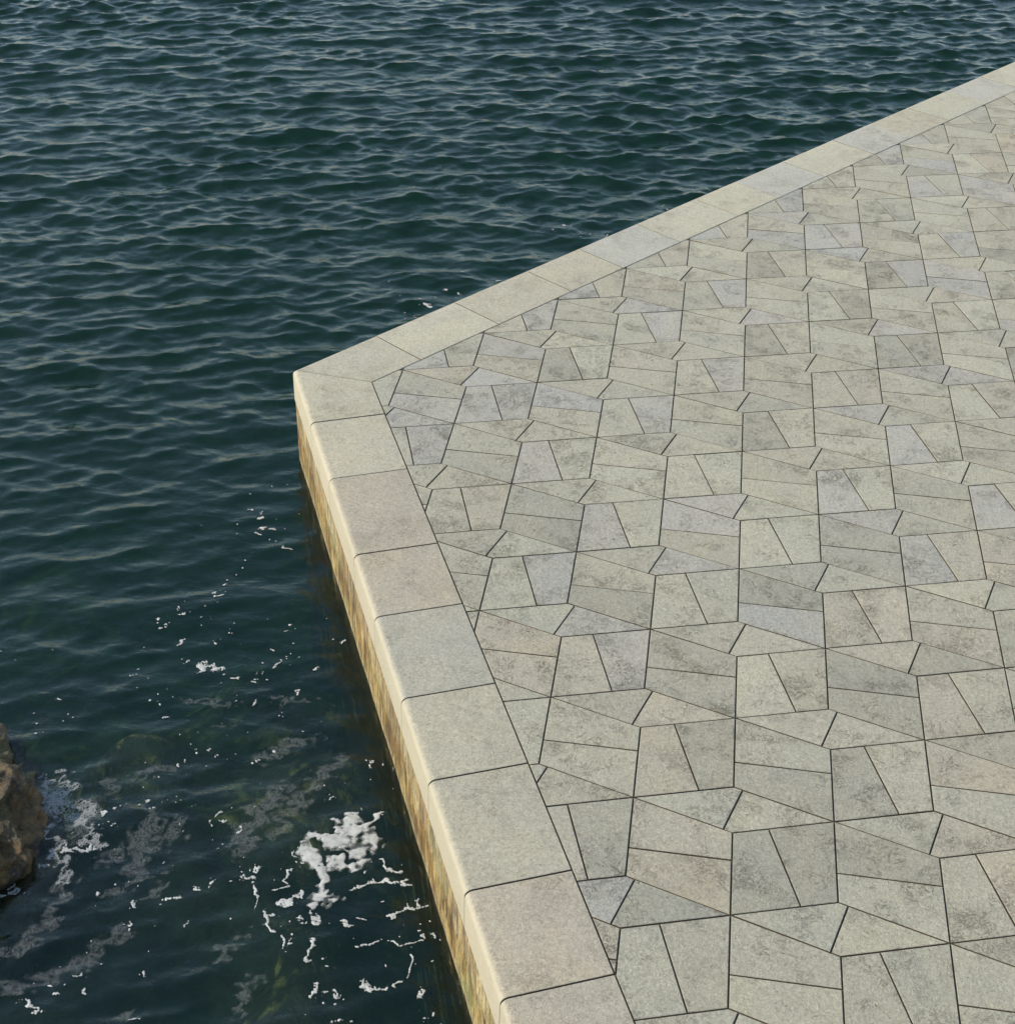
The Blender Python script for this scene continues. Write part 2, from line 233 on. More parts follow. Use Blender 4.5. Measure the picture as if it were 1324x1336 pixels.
def water_volume():
    b = NT('sea water body')
    ab = b.n('VolumeAbsorption'); ab.inputs['Color'].default_value = (.44, .70, .46, 1); ab.inputs['Density'].default_value = .62
    sc = b.n('VolumeScatter'); sc.inputs['Color'].default_value = (.17, .80, .42, 1); sc.inputs['Density'].default_value = .048
    ad = b.n('AddShader'); b.put(ad.inputs[0], ab.outputs[0]); b.put(ad.inputs[1], sc.outputs[0])
    b.t.links.new(ad.outputs[0], b.out.inputs['Volume']); return b.m
M_BODY = water_volume()

def seabed_material():
    b = NT('seabed'); pos = b.n('NewGeometry').outputs['Position']
    n = b.noise(pos, 1.1, 5, .6); m = b.noise(pos, 5.0, 4, .6)
    col = b.mix(b.ramp(n, .38, .66), (.018, .019, .008), (.17, .145, .06))
    col = b.mix(b.ramp(m, .45, .7, 0, .7), col, (.06, .042, .02))
    b.principled(col, .9, b.bump(m, .8, .1)); return b.m
M_SEABED = seabed_material()

def rock_material():
    b = NT('weedy rock'); pos = b.n('NewGeometry').outputs['Position']
    n = b.noise(pos, 6.0, 5, .65, .5); m = b.noise(pos, 52.0, 5, .75, 1.0); k = b.noise(pos, 2.2, 3)
    col = b.mix(b.ramp(n, .35, .65), (.020, .015, .007), (.17, .105, .035))
    col = b.mix(b.ramp(m, .5, .72, 0, .6), col, (.22, .15, .065))
    col = b.mix(b.ramp(k, .5, .68, 0, .7), col, (.09, .085, .025))
    h = b.math('ADD', n, b.math('MULTIPLY', m, .6))
    b.principled(col, b.ramp(n, .3, .7, .18, .5), b.bump(h, .9, .03), Specular_IOR_Level=.6); return b.m
M_ROCK = rock_material()

def foam_material():
    b = NT('sea foam'); pos = b.n('NewGeometry').outputs['Position']
    n = b.noise(pos, 22.0, 5, .65, .6); f = b.noise(pos, 140.0, 3, .7)
    at = b.n('Attribute'); at.attribute_name = 'foam_cover'; den = at.outputs['Fac']
    a = b.math('ADD', b.math('MULTIPLY', den, 1.5), b.math('ADD', b.math('MULTIPLY', b.math('SUBTRACT', n, .5), 1.6), b.math('MULTIPLY', b.math('SUBTRACT', f, .5), 1.3)))
    a = b.ramp(a, .0, .75, .12, .88)
    d = b.n('BsdfDiffuse'); b.put(d.inputs['Color'], b.mix(b.ramp(n, .35, .65), (.36, .36, .335), (.52, .52, .49)))
    b.put(d.inputs['Normal'], b.bump(b.math('ADD', n, b.math('MULTIPLY', f, .4)), .4, .006))
    t = b.n('BsdfTransparent'); m = b.n('MixShader')
    b.put(m.inputs[0], a); b.put(m.inputs[1], t.outputs[0]); b.put(m.inputs[2], d.outputs[0])
    b.t.links.new(m.outputs[0], b.out.inputs['Surface']); return b.m
M_FOAM = foam_material()

def film_material(veil=False):
    """thin broken foam: what is between the bubbles is open water"""
    b = NT('foam veil' if veil else 'thin foam'); pos = b.n('NewGeometry').outputs['Position']
    at = b.n('Attribute'); at.attribute_name = 'foam_cover'; den = at.outputs['Fac']
    cell = b.n('TexVoronoi', feature='DISTANCE_TO_EDGE'); cell.inputs['Scale'].default_value = 52.0
    wob = b.n('TexNoise'); wob.inputs['Scale'].default_value = 9.0
    b.put(wob.inputs['Vector'], pos)
    b.put(cell.inputs['Vector'], b.vadd(pos, b.vmul(wob.outputs['Color'], (.08, .08, .08))))
    lace = b.ramp(cell.outputs['Distance'], .0, .16, 1.0, 0.0)
    n = b.noise(pos, 30.0, 5, .7, .8)
    n2 = b.noise(pos, 7.0, 3, .6, 1.2)
    x = b.math('ADD', b.math('MULTIPLY', lace, .35), b.math('ADD', b.math('MULTIPLY', n, .6), b.math('MULTIPLY', n2, .5)))
    a = b.ramp(b.math('SUBTRACT', b.math('ADD', x, den), 1.18), 0.0, .42)
    a = b.math('MULTIPLY', a, b.ramp(den, 0.0, .35))
    d = b.n('BsdfDiffuse'); d.inputs['Color'].default_value = (.48, .48, .46, 1)
    t = b.n('BsdfTransparent'); m = b.n('MixShader')
    if veil:
        s1 = b.noise(b.vmul(b.vadd(pos, b.vmul(wob.outputs['Color'], (.10, .10, 0))), (1.0, .55, 1)), 38.0, 5, .7, 1.8)
        rd = b.ramp(b.math('ABSOLUTE', b.math('SUBTRACT', s1, .5)), .0, .085, 1.0, 0.0)
        a = b.math('MULTIPLY', b.math('ADD', b.math('MULTIPLY', rd, .8), b.math('MULTIPLY', b.ramp(n, .45, .75), .35)), b.ramp(den, .0, .8))
    b.put(m.inputs[0], b.math('MULTIPLY', a, .19 if veil else .42)); b.put(m.inputs[1], t.outputs[0]); b.put(m.inputs[2], d.outputs[0])
    b.t.links.new(m.outputs[0], b.out.inputs['Surface']); return b.m
M_FILM = film_material(); M_VEIL = film_material(True)

# ------------------------------------------------------------------ waves
rs = np.random.RandomState(11)
WAVES = []
for i in range(190):
    lam = float(np.exp(rs.normal(math.log(.26), .72))); lam = min(max(lam, .085), 2.4)
    th = math.radians(108.0 + rs.normal(0, 20.0 if i % 4 else 55.0))
    k = 2 * math.pi / lam
    WAVES.append((k * math.cos(th), k * math.sin(th), k, rs.uniform(0, 2 * math.pi), lam ** .9 * (.6 + .8 * rs.rand())))
SLOPE = .29
_s = math.sqrt(sum((w[4] * w[2]) ** 2 / 2 for w in WAVES))
WAVES = [(a, b_, k, p, amp * SLOPE / _s) for a, b_, k, p, amp in WAVES]

def smooth01(x): x = np.clip(x, 0, 1); return x * x * (3 - 2 * x)
_g = [(rs.uniform(.25, .9), rs.uniform(0, 6.28), rs.uniform(0, 6.28)) for _ in range(7)]
def wave_gain(x, y):
    g = np.zeros_like(x)
    for k, a, p in _g: g += np.sin(k * (x * np.cos(a) + y * np.sin(a)) * 1.6 + p)
    g = 1 + .07 * g
    g *= .50 + .50 * smooth01((y - .2) / 6.5)                  # calmer in the shallows by the wall
    dl = (x - IC[0]) * NL[0] + (y - IC[1]) * NL[1]; dr = (x - IC[0]) * NR[0] + (y - IC[1]) * NR[1]
    d = np.maximum(dl, dr) - KERB_OUT
    g *= .55 + .45 * smooth01(d / 1.6)
    return np.clip(g, .15, 1.6)

def wave_offset(x, y):
    dx = np.zeros_like(x); dy = np.zeros_like(x); dz = np.zeros_like(x)
    for kx, ky, k, p, a in WAVES:
        ph = kx * x + ky * y + p
        s, c = np.sin(ph), np.cos(ph)
        dz += a * c; dx -= a * kx / k * s; dy -= a * ky / k * s
    g = wave_gain(x, y)
    return .8 * g * dx, .8 * g * dy, g * dz

X0, X1, Y0, Y1 = -13.5, 6.5, -4.5, 20.0
def build_water():
    xs = np.arange(X0, X1 + .001, .022)
    ys = [Y0]
    while ys[-1] < Y1: ys.append(ys[-1] + .016 + .0009 * max(0, ys[-1] + 3))
    ys = np.array(ys); ys[-1] = Y1
    nx, ny = len(xs), len(ys)
    X, Y = np.meshgrid(xs, ys)
    dx, dy, dz = wave_offset(X, Y)
    e = smooth01(np.minimum.reduce([(X - X0), (X1 - X), (Y - Y0), (Y1 - Y)]) / 1.2)
    V = np.stack([X + dx * e, Y + dy * e, WATER_Z + dz * e], -1).reshape(-1, 3)
    idx = np.arange(nx * ny).reshape(ny, nx)
    q = np.stack([idx[:-1, :-1], idx[:-1, 1:], idx[1:, 1:], idx[1:, :-1]], -1).reshape(-1, 4)
    cx = (X[:-1, :-1] + .012).ravel(); cy = Y[:-1, :-1].ravel()
    dl = (cx - IC[0]) * NL[0] + (cy - IC[1]) * NL[1]; dr = (cx - IC[0]) * NR[0] + (cy - IC[1]) * NR[1]
    q = q[np.maximum(dl, dr) > .30]                            # no water inside the quay
    used = np.unique(q); remap = np.full(len(V), -1); remap[used] = np.arange(len(used))
    V = V[used]; q = remap[q]
    # calm sheet out to the horizon, joined edge to edge
    B = 1500.0; n0 = len(V)
    R = np.array([(-B, -B), (B, -B), (B, B), (-B, B), (X0, Y0), (X1, Y0), (X1, Y1), (X0, Y1)])
    V = np.vstack([V, np.c_[R, np.full(8, WATER_Z)]])
    ring = np.array([(0, 4, 7, 3), (3, 7, 6, 2), (0, 1, 5, 4), (1, 2, 6, 5)]) + n0
    ring = np.array([(0, 4, 7, 3), (7, 6, 2, 3)]) + n0          # open sea to the left and beyond only
    q = np.vstack([q, ring])
    o = grid_mesh('water', V, q, M_WATER); tag(o, kind='structure')
    return o
build_water()

def build_water_body():
    z1, z0 = WATER_Z - .10, -9.0
    P = [(-1500, 1500), (-1500, -30), (4.6, -13.3)]
    P = [(-60, 60), (-60, -12), (3.2, -12)]
    a = IC + NL * .3; c = IC + DL * 14 + NL * .3; e = IC + DR * 60 + NR * .3
    corner = IC + NL * .3 + DL * (MITER * .3)
    poly = [(-60, 70), (-60, -12), (c[0], -12), tuple(c), tuple(corner), tuple(e), (e[0], 70)]
    n = len(poly)
    V = [(x, y, z1) for x, y in poly] + [(x, y, z0) for x, y in poly]
    F = [tuple(range(n - 1, -1, -1)), tuple(range(n, 2 * n))] + [(i, (i + 1) % n, (i + 1) % n + n, i + n) for i in range(n)]
    o = mesh_ob('water_body', V, F, M_BODY)
    bm = bmesh.new(); bm.from_mesh(o.data); bmesh.ops.recalc_face_normals(bm, faces=bm.faces); bm.to_mesh(o.data); bm.free()
    tag(o, kind='stuff', label='dark green sea water below the rippled surface')
build_water_body()

def build_seabed():
    xs = np.arange(-16, 9, .14); ys = np.arange(-8, 26, .14)
    X, Y = np.meshgrid(xs, ys)
    base = -2.0 - .42 * np.clip(Y - .5, 0, 9) - .10 * np.clip(-X - 4.0, 0, 8)
    Z = base.copy()
    for j in range(Z.shape[0]):
        for i in range(Z.shape[1]):
            p = Vector((X[j, i], Y[j, i], 0))
            v = mnoise.noise(p * .55) * .9 + mnoise.noise(p * 1.5 + Vector((4, 2, 0))) * .45 + mnoise.noise(p * 4.1) * .12
            Z[j, i] += v * .75
    # weedy boulders standing up from the bottom
    for bx, by, r, hgt in ((-3.0, 1.9, .75, .75), (-2.55, .9, .5, .45), (-3.35, -.3, .7, .55), (-2.0, -1.2, .7, .5), (-4.2, -.8, 1.0, .75), (-5.3, 2.4, .8, .5), (-3.9, .8, .55, .4), (-1.6, -1.7, .6, .55)):
        d2 = ((X - bx) ** 2 + (Y - by) ** 2) / r ** 2
        Z += hgt * np.exp(-d2 * 1.6)
    Z = np.minimum(Z, WATER_Z - .28)
    idx = np.arange(X.size).reshape(X.shape)
    q = np.stack([idx[:-1, :-1], idx[:-1, 1:], idx[1:, 1:], idx[1:, :-1]], -1).reshape(-1, 4)
    o = grid_mesh('seabed', np.stack([X, Y, Z], -1).reshape(-1, 3), q, M_SEABED); tag(o, kind='structure')
    o2 = mesh_ob('deep_seabed', [(-1500, -1500, -8.8), (1500, -1500, -8.8), (1500, 1500, -8.8), (-1500, 1500, -8.8)], [(0, 1, 2, 3)], M_SEABED)
    tag(o2, kind='structure')
build_seabed()

# ------------------------------------------------------------------ pavement
BLUE_SET = STONE_TINTS
BASES = {'base': (.410, .378, .290), 'pink': (.421, .374, .286), 'blue': (.402, .374, .316), 'grey': (.366, .338, .264), 'light': (.432, .400, .304)}
def pick_tint(cx, cy, poly):
    for kind, pts in STONE_TINTS.items():
        for px, py in pts:
            if inside(px, py, poly): return jitter(BASES[kind], .05)
    u = random.random()
    k = 'base' if u < .55 else 'light' if u < .78 else 'grey' if u < .9 else 'blue' if u < .96 else 'pink'
    return jitter(BASES[k], .045)
def jitter(c, s):
    g = 1 + random.uniform(-s, s); w = random.uniform(-.015, .015)
    return (c[0] * g * (1 + w), c[1] * g, c[2] * g * (1 - w))
def inside(px, py, poly):
    s = False; n = len(poly)
    for i in range(n):
        x1, y1 = poly[i]; x2, y2 = poly[(i + 1) % n]
        if (y1 > py) != (y2 > py) and px < (x2 - x1) * (py - y1) / (y2 - y1) + x1: s = not s
    return s
def area(poly):
    return .5 * sum(poly[i][0] * poly[(i + 1) % len(poly)][1] - poly[(i + 1) % len(poly)][0] * poly[i][1] for i in range(len(poly)))
def clip(poly, p0, nrm, off):
    out = []; n = len(poly)
    dist = [(p[0] - p0[0]) * nrm[0] + (p[1] - p0[1]) * nrm[1] - off for p in poly]
    for i in range(n):
        a, b_ = poly[i], poly[(i + 1) % n]; da, db = dist[i], dist[(i + 1) % n]
        if da <= 0: out.append(a)
        if (da < 0) != (db < 0) and da != db:
            t = da / (da - db); out.append((a[0] + t * (b_[0] - a[0]), a[1] + t * (b_[1] - a[1])))
    return out
def inset(poly, d):
    """shrink a convex counter-clockwise polygon by d"""
    out = [(p[0], p[1]) for p in poly]; n = len(poly)
    for i in range(n):
        a, b_ = poly[i], poly[(i + 1) % n]
        ex, ey = b_[0] - a[0], b_[1] - a[1]; L = math.hypot(ex, ey)
        if L < 1e-6: continue
        out = clip(out, a, (ey / L, -ex / L), -d)
        if len(out) < 3: return []
    clean = []
    for p in out:
        if not clean or math.hypot(p[0] - clean[-1][0], p[1] - clean[-1][1]) > .0015: clean.append(p)
    if len(clean) > 1 and math.hypot(clean[0][0] - clean[-1][0], clean[0][1] - clean[-1][1]) < .0015: clean.pop()
    return clean
S3 = .6753
def P_(x, y): return (x, y)
CELL = [
    [(0, 0), (.456, -.1436), (.5, -.0), (.544, .1436), (.5, .1575)],         # placeholder replaced below
]
Q = (.5, .1575); PP = (.5, -.1575); LA = (.546, .1430); LB = (.454, -.1430); H2 = (1.0, 0.0)
def on(y0, x0, x1, y1, x): return (x, y0 + (y1 - y0) * (x - x0) / (x1 - x0))
CELL = [
    [(0, 0), LB, LA, Q],
    [LB, PP, H2, LA],
    [(0, 0), (0, -.3376), (.5, -.3376), PP, LB],
    [(0, -.3376), (0, -.5178), (.5, -S3), (.5, -.3376)],
    [PP, (.5, -S3), (.826, -.572), (.676, -.102)],
    [(.676, -.102), (.826, -.572), (1.0, -.5178), H2],
]
def project(p):
    q = CAM_R.T @ (np.array([p[0], p[1], 0.0]) - CAM_POS)
    return (q[0] / q[2] * FPX + CX, q[1] / q[2] * FPX + CY) if q[2] > .1 else None
GAP = .0040
def stone_mesh(poly, depth=.06):
    """a stone with a worn arris, origin at its middle, top at z = 0"""
    mid = inset(poly, .0); t = inset(poly, .0022)
    if len(t) != len(mid) or len(t) < 3: t = mid
    n = len(mid); cx = sum(p[0] for p in mid) / n; cy = sum(p[1] for p in mid) / n
    same = t is mid
    V = [(x - cx, y - cy, 0) for x, y in t]
    if not same: V += [(x - cx, y - cy, -.0028) for x, y in mid]
    V += [(x - cx, y - cy, -depth) for x, y in mid]
    F = [tuple(range(n))]; MI = [0]
    for ring in range(1 if same else 2):
        o = ring * n
        for i in range(n):
            F.append((o + i, o + n + i, o + n + (i + 1) % n, o + (i + 1) % n)); MI.append(1 if same or ring == 1 else 0)
    return V, F, MI, (cx, cy)

def build_pavement():
    out = 60.0
    e = IC + DR * out; c = IC + DL * 12
    poly = [tuple(IC), tuple(c), (14.0, c[1]), (out, 10), (out, e[1]), tuple(e)]
    if area(poly) < 0: poly.reverse()
    n = len(poly)
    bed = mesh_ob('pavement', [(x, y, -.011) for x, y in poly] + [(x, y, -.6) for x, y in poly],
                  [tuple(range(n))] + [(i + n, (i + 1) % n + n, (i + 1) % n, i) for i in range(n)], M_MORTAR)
    tag(bed, kind='structure')
    stones = []
    for j in range(-30, 12):
        for i in range(-16, 24):
            ox = i * 1.0 + (.5 if j % 2 else 0.0); oy = -j * S3
            if not (-5 < ox < 8 and -6 < oy < 21): continue
            for k, cell in enumerate(CELL):
                poly0 = [(x + ox, y + oy) for x, y in cell]
                if area(poly0) < 0: poly0.reverse()
                poly1 = inset(poly0, GAP)
                whole = len(poly1)
                poly1 = clip(poly1, IC, NL, -.0045)
                if len(poly1) >= 3: poly1 = clip(poly1, IC, NR, -.0045)
                if len(poly1) < 3: continue
                poly1 = inset(poly1, 0.0)
                if len(poly1) < 3 or abs(area(poly1)) < 4e-4: continue
                cut = abs(abs(area(poly1)) - abs(area(inset(poly0, GAP)))) > 1e-5
                px = [project(p) for p in poly1]
                if any(p is None for p in px): seen = 0
                else:
                    cl = px
                    for nrm, p0 in (((-1, 0), (0, 0)), ((1, 0), (1324, 0)), ((0, -1), (0, 0)), ((0, 1), (0, 1336))):
                        if len(cl) >= 3: cl = clip(cl, p0, nrm, 0)
                    seen = abs(area(cl)) if len(cl) >= 3 else 0
                x = [p[0] for p in px if p]; y = [p[1] for p in px if p]
                near = x and min(x) < 2300 and min(y) < 2300 and max(y) > -500
                if seen <= 0 and not near: continue
                stones.append((seen, k, cut, poly1, poly0))
    stones.sort(key=lambda s: -s[0])
    shared = {}
    rest_v, rest_f, rest_c, rest_m = [], [], [], []
    rr = random.Random(3)
    for n_, (seen, k, cut, poly1, poly0) in enumerate(stones):
        cx = sum(p[0] for p in poly1) / len(poly1); cy = sum(p[1] for p in poly1) / len(poly1)
        tint = pick_tint(cx, cy, poly0)
        dz = rr.uniform(-.0016, .0016)
        if n_ < 300:
            if cut or k not in shared:
                V, F, MI, (ox, oy) = stone_mesh(poly1)
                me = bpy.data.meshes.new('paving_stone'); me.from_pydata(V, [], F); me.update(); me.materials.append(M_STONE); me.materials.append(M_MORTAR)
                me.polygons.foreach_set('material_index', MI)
                if not cut: shared[k] = (me, ox - poly0[0][0], oy - poly0[0][1])
            else:
                me, ax, ay = shared[k]; ox, oy = poly0[0][0] + ax, poly0[0][1] + ay
            o = bpy.data.objects.new('paving_stone', me); COL.objects.link(o); o.parent = bed
            o.location = (ox, oy, dz); o.rotation_euler = (rr.uniform(-.0022, .0022), rr.uniform(-.0022, .0022), 0)
            o.color = (*tint, 1)
        else:
            V, F, MI, (ox, oy) = stone_mesh(poly1); rest_m += MI
            b0 = len(rest_v)
            rest_v += [(v[0] + ox, v[1] + oy, v[2] + dz) for v in V]; rest_f += [tuple(b0 + i for i in f) for f in F]
            a = rr.random(); rest_c += [(*tint, a)] * len(V)
    o = mesh_ob('paving_stones', rest_v, rest_f, M_STONE_ATT, bed); o['kind'] = 'stuff'
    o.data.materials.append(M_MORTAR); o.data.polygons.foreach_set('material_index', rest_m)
    ca = o.data.color_attributes.new('tint', 'FLOAT_COLOR', 'POINT')
    ca.data.foreach_set('color', np.array(rest_c, dtype=np.float32).ravel())
    print('stones', len(stones), 'in view', sum(s[0] > 0 for s in stones))
build_pavement()

# ------------------------------------------------------------------ quay wall with its kerb stones
def wp(d, nrm, s, w, z):
    p = IC + d * s + nrm * w; return (p[0], p[1], z)
quay = bpy.data.objects.new('quay_wall', None); COL.objects.link(quay)
tag(quay, 'pale stone quay wall with ochre stains rising from the sea under the rounded kerb', 'wall')

def kerb_profile(sh=0.0):
    pts = [(.0035 + sh, -KERB_H), (.0035 + sh, -.0025 - sh), (.006 + sh, -sh)]
    R = KERB_OUT - KERB_TOP
    for i in range(7):
        a = math.pi / 2 * (1 - i / 6.0)
        pts.append((KERB_TOP + (R - sh) * math.cos(a), -R + (R - sh) * math.sin(a)))
    pts.append((KERB_OUT - sh, -KERB_H))
    return pts
KT = {'tan': (.358, .316, .244), 'greyk': (.346, .318, .246), 'warm': (.382, .348, .266), 'pale': (.402, .370, .280), 'lav': (.384, .360, .298), 'cool': (.334, .308, .244)}
L_TINT = ['warm', 'warm', 'tan', 'tan', 'cool', 'greyk', 'greyk', 'tan', 'tan', 'warm', 'greyk', 'tan', 'warm']
R_TINT = ['warm', 'pale', 'warm', 'warm', 'lav', 'pale', 'pale', 'lav', 'pale', 'lav', 'warm', 'pale', 'lav', 'pale', 'warm', 'pale', 'lav', 'warm', 'pale', 'pale', 'lav', 'warm', 'pale']
def kerb_stone(d, nrm, s0, s1, m0, tint, flip):
    g, c = .0045, .0025
    rings = []
    for s, sh in ((s0 + g, c), (s0 + g + c, 0), (s1 - g - c, 0), (s1 - g, c)):
        prof = kerb_profile(sh)
        rings.append([(s + (m0 * w if s < (s0 + s1) / 2 else 0), w, z) for w, z in prof])
    n = len(rings[0]); V = [wp(d, nrm, *p) for r in rings for p in r]
    O = np.mean(np.array(V), 0); O[2] = 0
    V = [tuple(np.array(v) - O) for v in V]
    F = [tuple(range(n)), tuple(range(4 * n - 1, 3 * n - 1, -1))]
    for r in range(3):
        for i in range(n):
            j = (i + 1) % n
            F.append((r * n + i, r * n + j, (r + 1) * n + j, (r + 1) * n + i))
    o = mesh_ob('kerb_stone', V, F, M_KERB, quay)
    bm = bmesh.new(); bm.from_mesh(o.data); bmesh.ops.recalc_face_normals(bm, faces=bm.faces)
    for f in bm.faces: f.smooth = len(f.verts) == 4
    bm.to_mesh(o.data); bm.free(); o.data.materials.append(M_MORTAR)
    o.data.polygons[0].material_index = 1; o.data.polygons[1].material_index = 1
    o.data.set_sharp_from_angle(angle=math.radians(28))
    o.location = (O[0], O[1], random.uniform(-.0015, .0015)); o.color = (*jitter(KT[tint], .03), 1)
js = [0.0] + L_JOINTS
for i in range(len(js) - 1): kerb_stone(DL, NL, js[i], js[i + 1], MITER if i == 0 else 0.0, L_TINT[i], False)
js = [0.0] + R_JOINTS
for i in range(len(js) - 1): kerb_stone(DR, NR, js[i], js[i + 1], MITER if i == 0 else 0.0, R_TINT[i], True)

def build_wall():
    prof = [(.012, -.02), (.485, -.02), (.515, -.05), (.522, -.252), (.523, -.30)] + [(.523, -.252 - .08 * k) for k in range(2, 14)] + [(.525, -9.0)]
    V, F, UV = [], [], []
    def side(d, nrm, length, sgn):
        ss = np.concatenate([[0.0], np.arange(.1, length, .1)])
        b0 = len(V); n = len(prof)
        for s in ss:
            for w, z in prof:
                sw = s + (MITER * w if s == 0 else 0)
                p = wp(d, nrm, sw, w, z)
                if z < -.28 and z > -2 and s > 0:
                    q = Vector(p); k = mnoise.noise(q * 2.5) * .004 + mnoise.noise(q * 9.0) * .002
                    p = wp(d, nrm, sw, w + k, z)
                V.append(p); UV.append((sgn * sw + 40, -(z + KERB_H)))
        for a in range(len(ss) - 1):
            for i in range(n - 1):
                F.append((b0 + a * n + i, b0 + a * n + i + 1, b0 + (a + 1) * n + i + 1, b0 + (a + 1) * n + i))
    side(DL, NL, 8.3, 1.0); side(DR, NR, 16.5, -1.0)
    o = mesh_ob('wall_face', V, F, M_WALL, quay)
    bm = bmesh.new(); bm.from_mesh(o.data); bmesh.ops.remove_doubles(bm, verts=bm.verts, dist=1e-5)
    bmesh.ops.recalc_face_normals(bm, faces=bm.faces); bm.to_mesh(o.data); bm.free()
    me = o.data; uvl = me.uv_layers.new(name='UVMap')
    co = np.empty(len(me.vertices) * 3); me.vertices.foreach_get('co', co); co = co.reshape(-1, 3)
    li = np.empty(len(me.loops), dtype=np.int32); me.loops.foreach_get('vertex_index', li)
    rel = co[:, :2] - IC
    sl, sr = rel @ DL, rel @ DR
    left = rel @ NL > rel @ NR - 1e-6
    u = np.where(left, sl + 40, 40 - sr)
    uvl.data.foreach_set('uv', np.stack([u, -(co[:, 2] + KERB_H)], -1)[li].astype(np.float32).ravel())
build_wall()

# ------------------------------------------------------------------ rock awash at the left
def build_rock():
    bm = bmesh.new(); bmesh.ops.create_icosphere(bm, subdivisions=7, radius=1.0)
    for v in bm.verts:
        p = v.co.copy()
        r = 1 + .22 * mnoise.noise(p * 1.3 + Vector((3, 1, 2))) + .12 * mnoise.noise(p * 3.1) + .07 * mnoise.noise(p * 7.0) + .045 * mnoise.noise(p * 12.0) + .022 * mnoise.noise(p * 30.0)
        v.co = Vector((p.x * .58 * r, p.y * .80 * r, (p.z * .62 * r)))
    me = bpy.data.meshes.new('rock'); bm.to_mesh(me); bm.free(); me.materials.append(M_ROCK)
    me.polygons.foreach_set('use_smooth', [True] * len(me.polygons))
    o = bpy.data.objects.new('rock', me); COL.objects.link(o)
    o.location = (-4.27, -.76, -1.02); o.rotation_euler = (0, 0, .2)
    tag(o, 'brown weedy rock awash in white foam at the left edge', 'rock')
build_rock()

# ------------------------------------------------------------------ foam
def seg_dist(X, Y, path):
    D = np.full(X.shape, 1e9)
    if len(path) == 1: return np.hypot(X - path[0][0], Y - path[0][1])
    for (x0, y0), (x1, y1) in zip(path[:-1], path[1:]):
        vx, vy = x1 - x0, y1 - y0; L2 = vx * vx + vy * vy + 1e-12
        t = np.clip(((X - x0) * vx + (Y - y0) * vy) / L2, 0, 1)
        D = np.minimum(D, np.hypot(X - x0 - t * vx, Y - y0 - t * vy))
    return D
_fn = np.random.RandomState(5)
_fw = [(10 ** _fn.uniform(1.2, 2.3), _fn.uniform(0, 6.28), _fn.uniform(0, 6.28)) for _ in range(40)]
_fh = [(_fn.uniform(90, 420), _fn.uniform(0, 6.28), _fn.uniform(0, 6.28)) for _ in range(36)]
def fuzz(X, Y, small):
    f = np.zeros(X.shape)
    if small:
        for k, a, p in _fh: f += np.sin(k * (X * math.cos(a) + Y * math.sin(a)) + p)
        return f / 4.2
    for k, a, p in _fw: f += np.sin(k * (X * math.cos(a) + Y * math.sin(a)) + p) * (16.0 / k) ** .4
    return f / 3.0
_ww = [(_fn.uniform(25, 130), _fn.uniform(0, 6.28), _fn.uniform(0, 6.28), _fn.uniform(0, 6.28)) for _ in range(14)]
def warp(X, Y, amp):
    dx = np.zeros(X.shape); dy = np.zeros(X.shape)
    for k, a, p, q in _ww:
        t = k * (X * math.cos(a) + Y * math.sin(a)); w = (30.0 / k) ** .6
        dx += w * np.sin(t + p); dy += w * np.sin(t + q)
    return X + dx * amp, Y + dy * amp
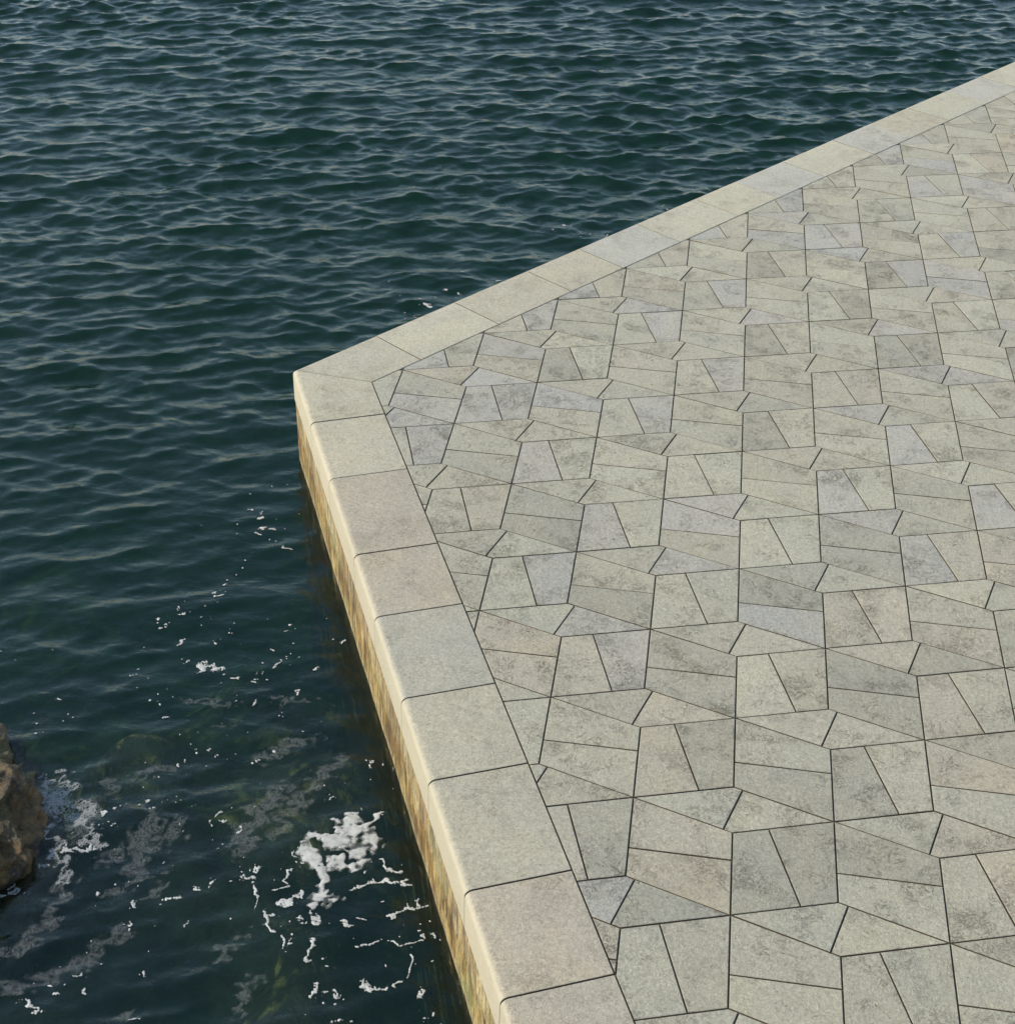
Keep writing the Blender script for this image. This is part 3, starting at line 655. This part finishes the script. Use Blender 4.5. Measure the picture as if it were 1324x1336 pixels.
class FoamBuilder:
    """marching squares over a density field: torn, slightly raised rafts of foam"""
    def __init__(s): s.V, s.F, s.C = [], [], []
    def raft(s, shapes, holes=(), h=.008, rough=.45, thick=.010):
        pts = [p for path, r in shapes for p in path]; m = max(r for _, r in shapes) * 1.6 + .03
        x0, x1 = min(p[0] for p in pts) - m, max(p[0] for p in pts) + m
        y0, y1 = min(p[1] for p in pts) - m, max(p[1] for p in pts) + m
        xs = np.arange(x0, x1 + h, h); ys = np.arange(y0, y1 + h, h)
        X, Y = np.meshgrid(xs, ys)
        D = np.full(X.shape, -9.0); XW, YW = warp(X, Y, min(.011 if len(shapes) < 2 else .006, max(r for _, r in shapes) * .55))
        for path, r in shapes:
            D = np.maximum(D, 1 - seg_dist(XW, YW, path) / r) if len(shapes) < 2 else np.logaddexp(D * 6, (1 - seg_dist(XW, YW, path) / r) * 6) / 6
        for path, r in holes: D = np.minimum(D, (seg_dist(XW, YW, path) / r - 1) * .8)
        D = D + fuzz(X, Y, len(shapes) < 2) * rough * .35
        D = np.clip(D, -1, 1)
        s.march(X, Y, D, thick)
    def march(s, X, Y, D, thick):
        ny, nx = D.shape; cache = {}
        xs, ys = X[0], Y[:, 0]
        def vert(key, x, y, d, c_):
            if key in cache: return cache[key]
            cache[key] = len(s.V); s.V.append((x, y, d)); s.C.append(c_); return cache[key]
        pos = D > 0
        any_ = pos[:-1, :-1] | pos[1:, :-1] | pos[:-1, 1:] | pos[1:, 1:]
        for j, i in zip(*np.nonzero(any_)):
            c = [(j, i), (j, i + 1), (j + 1, i + 1), (j + 1, i)]
            poly = []
            for a in range(4):
                p, q = c[a], c[(a + 1) % 4]; dp, dq = D[p], D[q]
                if dp > 0: poly.append(vert(p, xs[p[1]], ys[p[0]], dp * thick + .001, dp))
                if (dp > 0) != (dq > 0):
                    t = dp / (dp - dq); k = (min(p, q), max(p, q))
                    poly.append(vert(k, xs[p[1]] + t * (xs[q[1]] - xs[p[1]]), ys[p[0]] + t * (ys[q[0]] - ys[p[0]]), -.001, 0.0))
            if len(poly) >= 3: s.F.append(tuple(poly))
    def build(s, name, mat=None):
        A = np.array(s.V); dx, dy, dz = wave_offset(A[:, 0].copy(), A[:, 1].copy())
        V = np.stack([A[:, 0] + dx, A[:, 1] + dy, WATER_Z + dz + A[:, 2] + .004], -1)
        o = mesh_ob(name, V, s.F, mat or M_FOAM, smooth=True)
        at = o.data.attributes.new('foam_cover', 'FLOAT', 'POINT'); at.data.foreach_set('value', np.array(s.C, dtype=np.float32))
        return o

fb = FoamBuilder(); fb.raft([(p_, r_ * 1.3) for p_, r_ in PATCH], HOLES, h=.006, rough=.8, thick=.004)
o = fb.build('foam_patch'); tag(o, 'large torn patch of white foam floating on dark water near the quay wall', 'foam')
fb = FoamBuilder()
for path, r in STRANDS: fb.raft([(path, r * .85)], h=max(.003, r * .18), rough=.85, thick=.003)
rf = random.Random(21)
for _ in range(230):                                       # loose bubbles drifting round the strands
    path, r = rf.choice(STRANDS); p = rf.choice(path)
    a, d = rf.uniform(0, 6.28), abs(rf.gauss(0, .16)) + r
    x, y = p[0] + math.cos(a) * d, p[1] + math.sin(a) * d
    if max((x - IC[0]) * NL[0] + (y - IC[1]) * NL[1], (x - IC[0]) * NR[0] + (y - IC[1]) * NR[1]) < KERB_OUT + .03: continue
    q = rf.uniform(.002, .005)
    fb.raft([([(x, y), (x + rf.uniform(-1, 1) * q, y + rf.uniform(-1, 1) * q)], q)], h=q * .5, rough=1.0, thick=.002)
o = fb.build('foam_flecks'); tag(o, 'small white flecks and strings of foam scattered over the dark water', kind='stuff')

def film(name, shapes, h, label, gain, mat):
    pts = [p for path, r in shapes for p in path]
    x0, x1 = min(p[0] for p in pts) - .3, max(p[0] for p in pts) + .3
    y0, y1 = min(p[1] for p in pts) - .3, max(p[1] for p in pts) + .3
    xs = np.arange(x0, x1, h); ys = np.arange(y0, y1, h); X, Y = np.meshgrid(xs, ys)
    D = np.zeros(X.shape); XW, YW = warp(X, Y, .016)
    for path, r in shapes:
        d = seg_dist(XW, YW, path) / (r * 1.9); D = np.maximum(D, np.clip(1 - d, 0, 1) ** .8)
    dl = (X - IC[0]) * NL[0] + (Y - IC[1]) * NL[1]
    D[dl < KERB_OUT + .02] = 0
    D *= gain
    keep = D > .01
    cell = (keep[:-1, :-1] | keep[1:, :-1] | keep[:-1, 1:] | keep[1:, 1:])
    idx = np.arange(X.size).reshape(X.shape)
    q = np.stack([idx[:-1, :-1], idx[:-1, 1:], idx[1:, 1:], idx[1:, :-1]], -1)[cell]
    used = np.unique(q); remap = np.full(X.size, -1); remap[used] = np.arange(len(used))
    xf, yf = X.ravel()[used].copy(), Y.ravel()[used].copy()
    dx, dy, dz = wave_offset(xf, yf)
    V = np.stack([xf + dx, yf + dy, WATER_Z + dz + .003], -1)
    o = grid_mesh(name, V, remap[q], mat)
    at = o.data.attributes.new('foam_cover', 'FLOAT', 'POINT'); at.data.foreach_set('value', D.ravel()[used].astype(np.float32))
    tag(o, label, kind='stuff')
film('rock_foam', ROCKLACE, .010, 'lacy white wash of foam swirling round the brown rock', 1.0, M_FILM)
film('foam_veil', FILM, .012, 'thin drifting veils of foam on the water between rock and quay', 1.0, M_VEIL)
print('triangles', sum(len(m.loops) - 2 * len(m.polygons) for m in bpy.data.meshes))
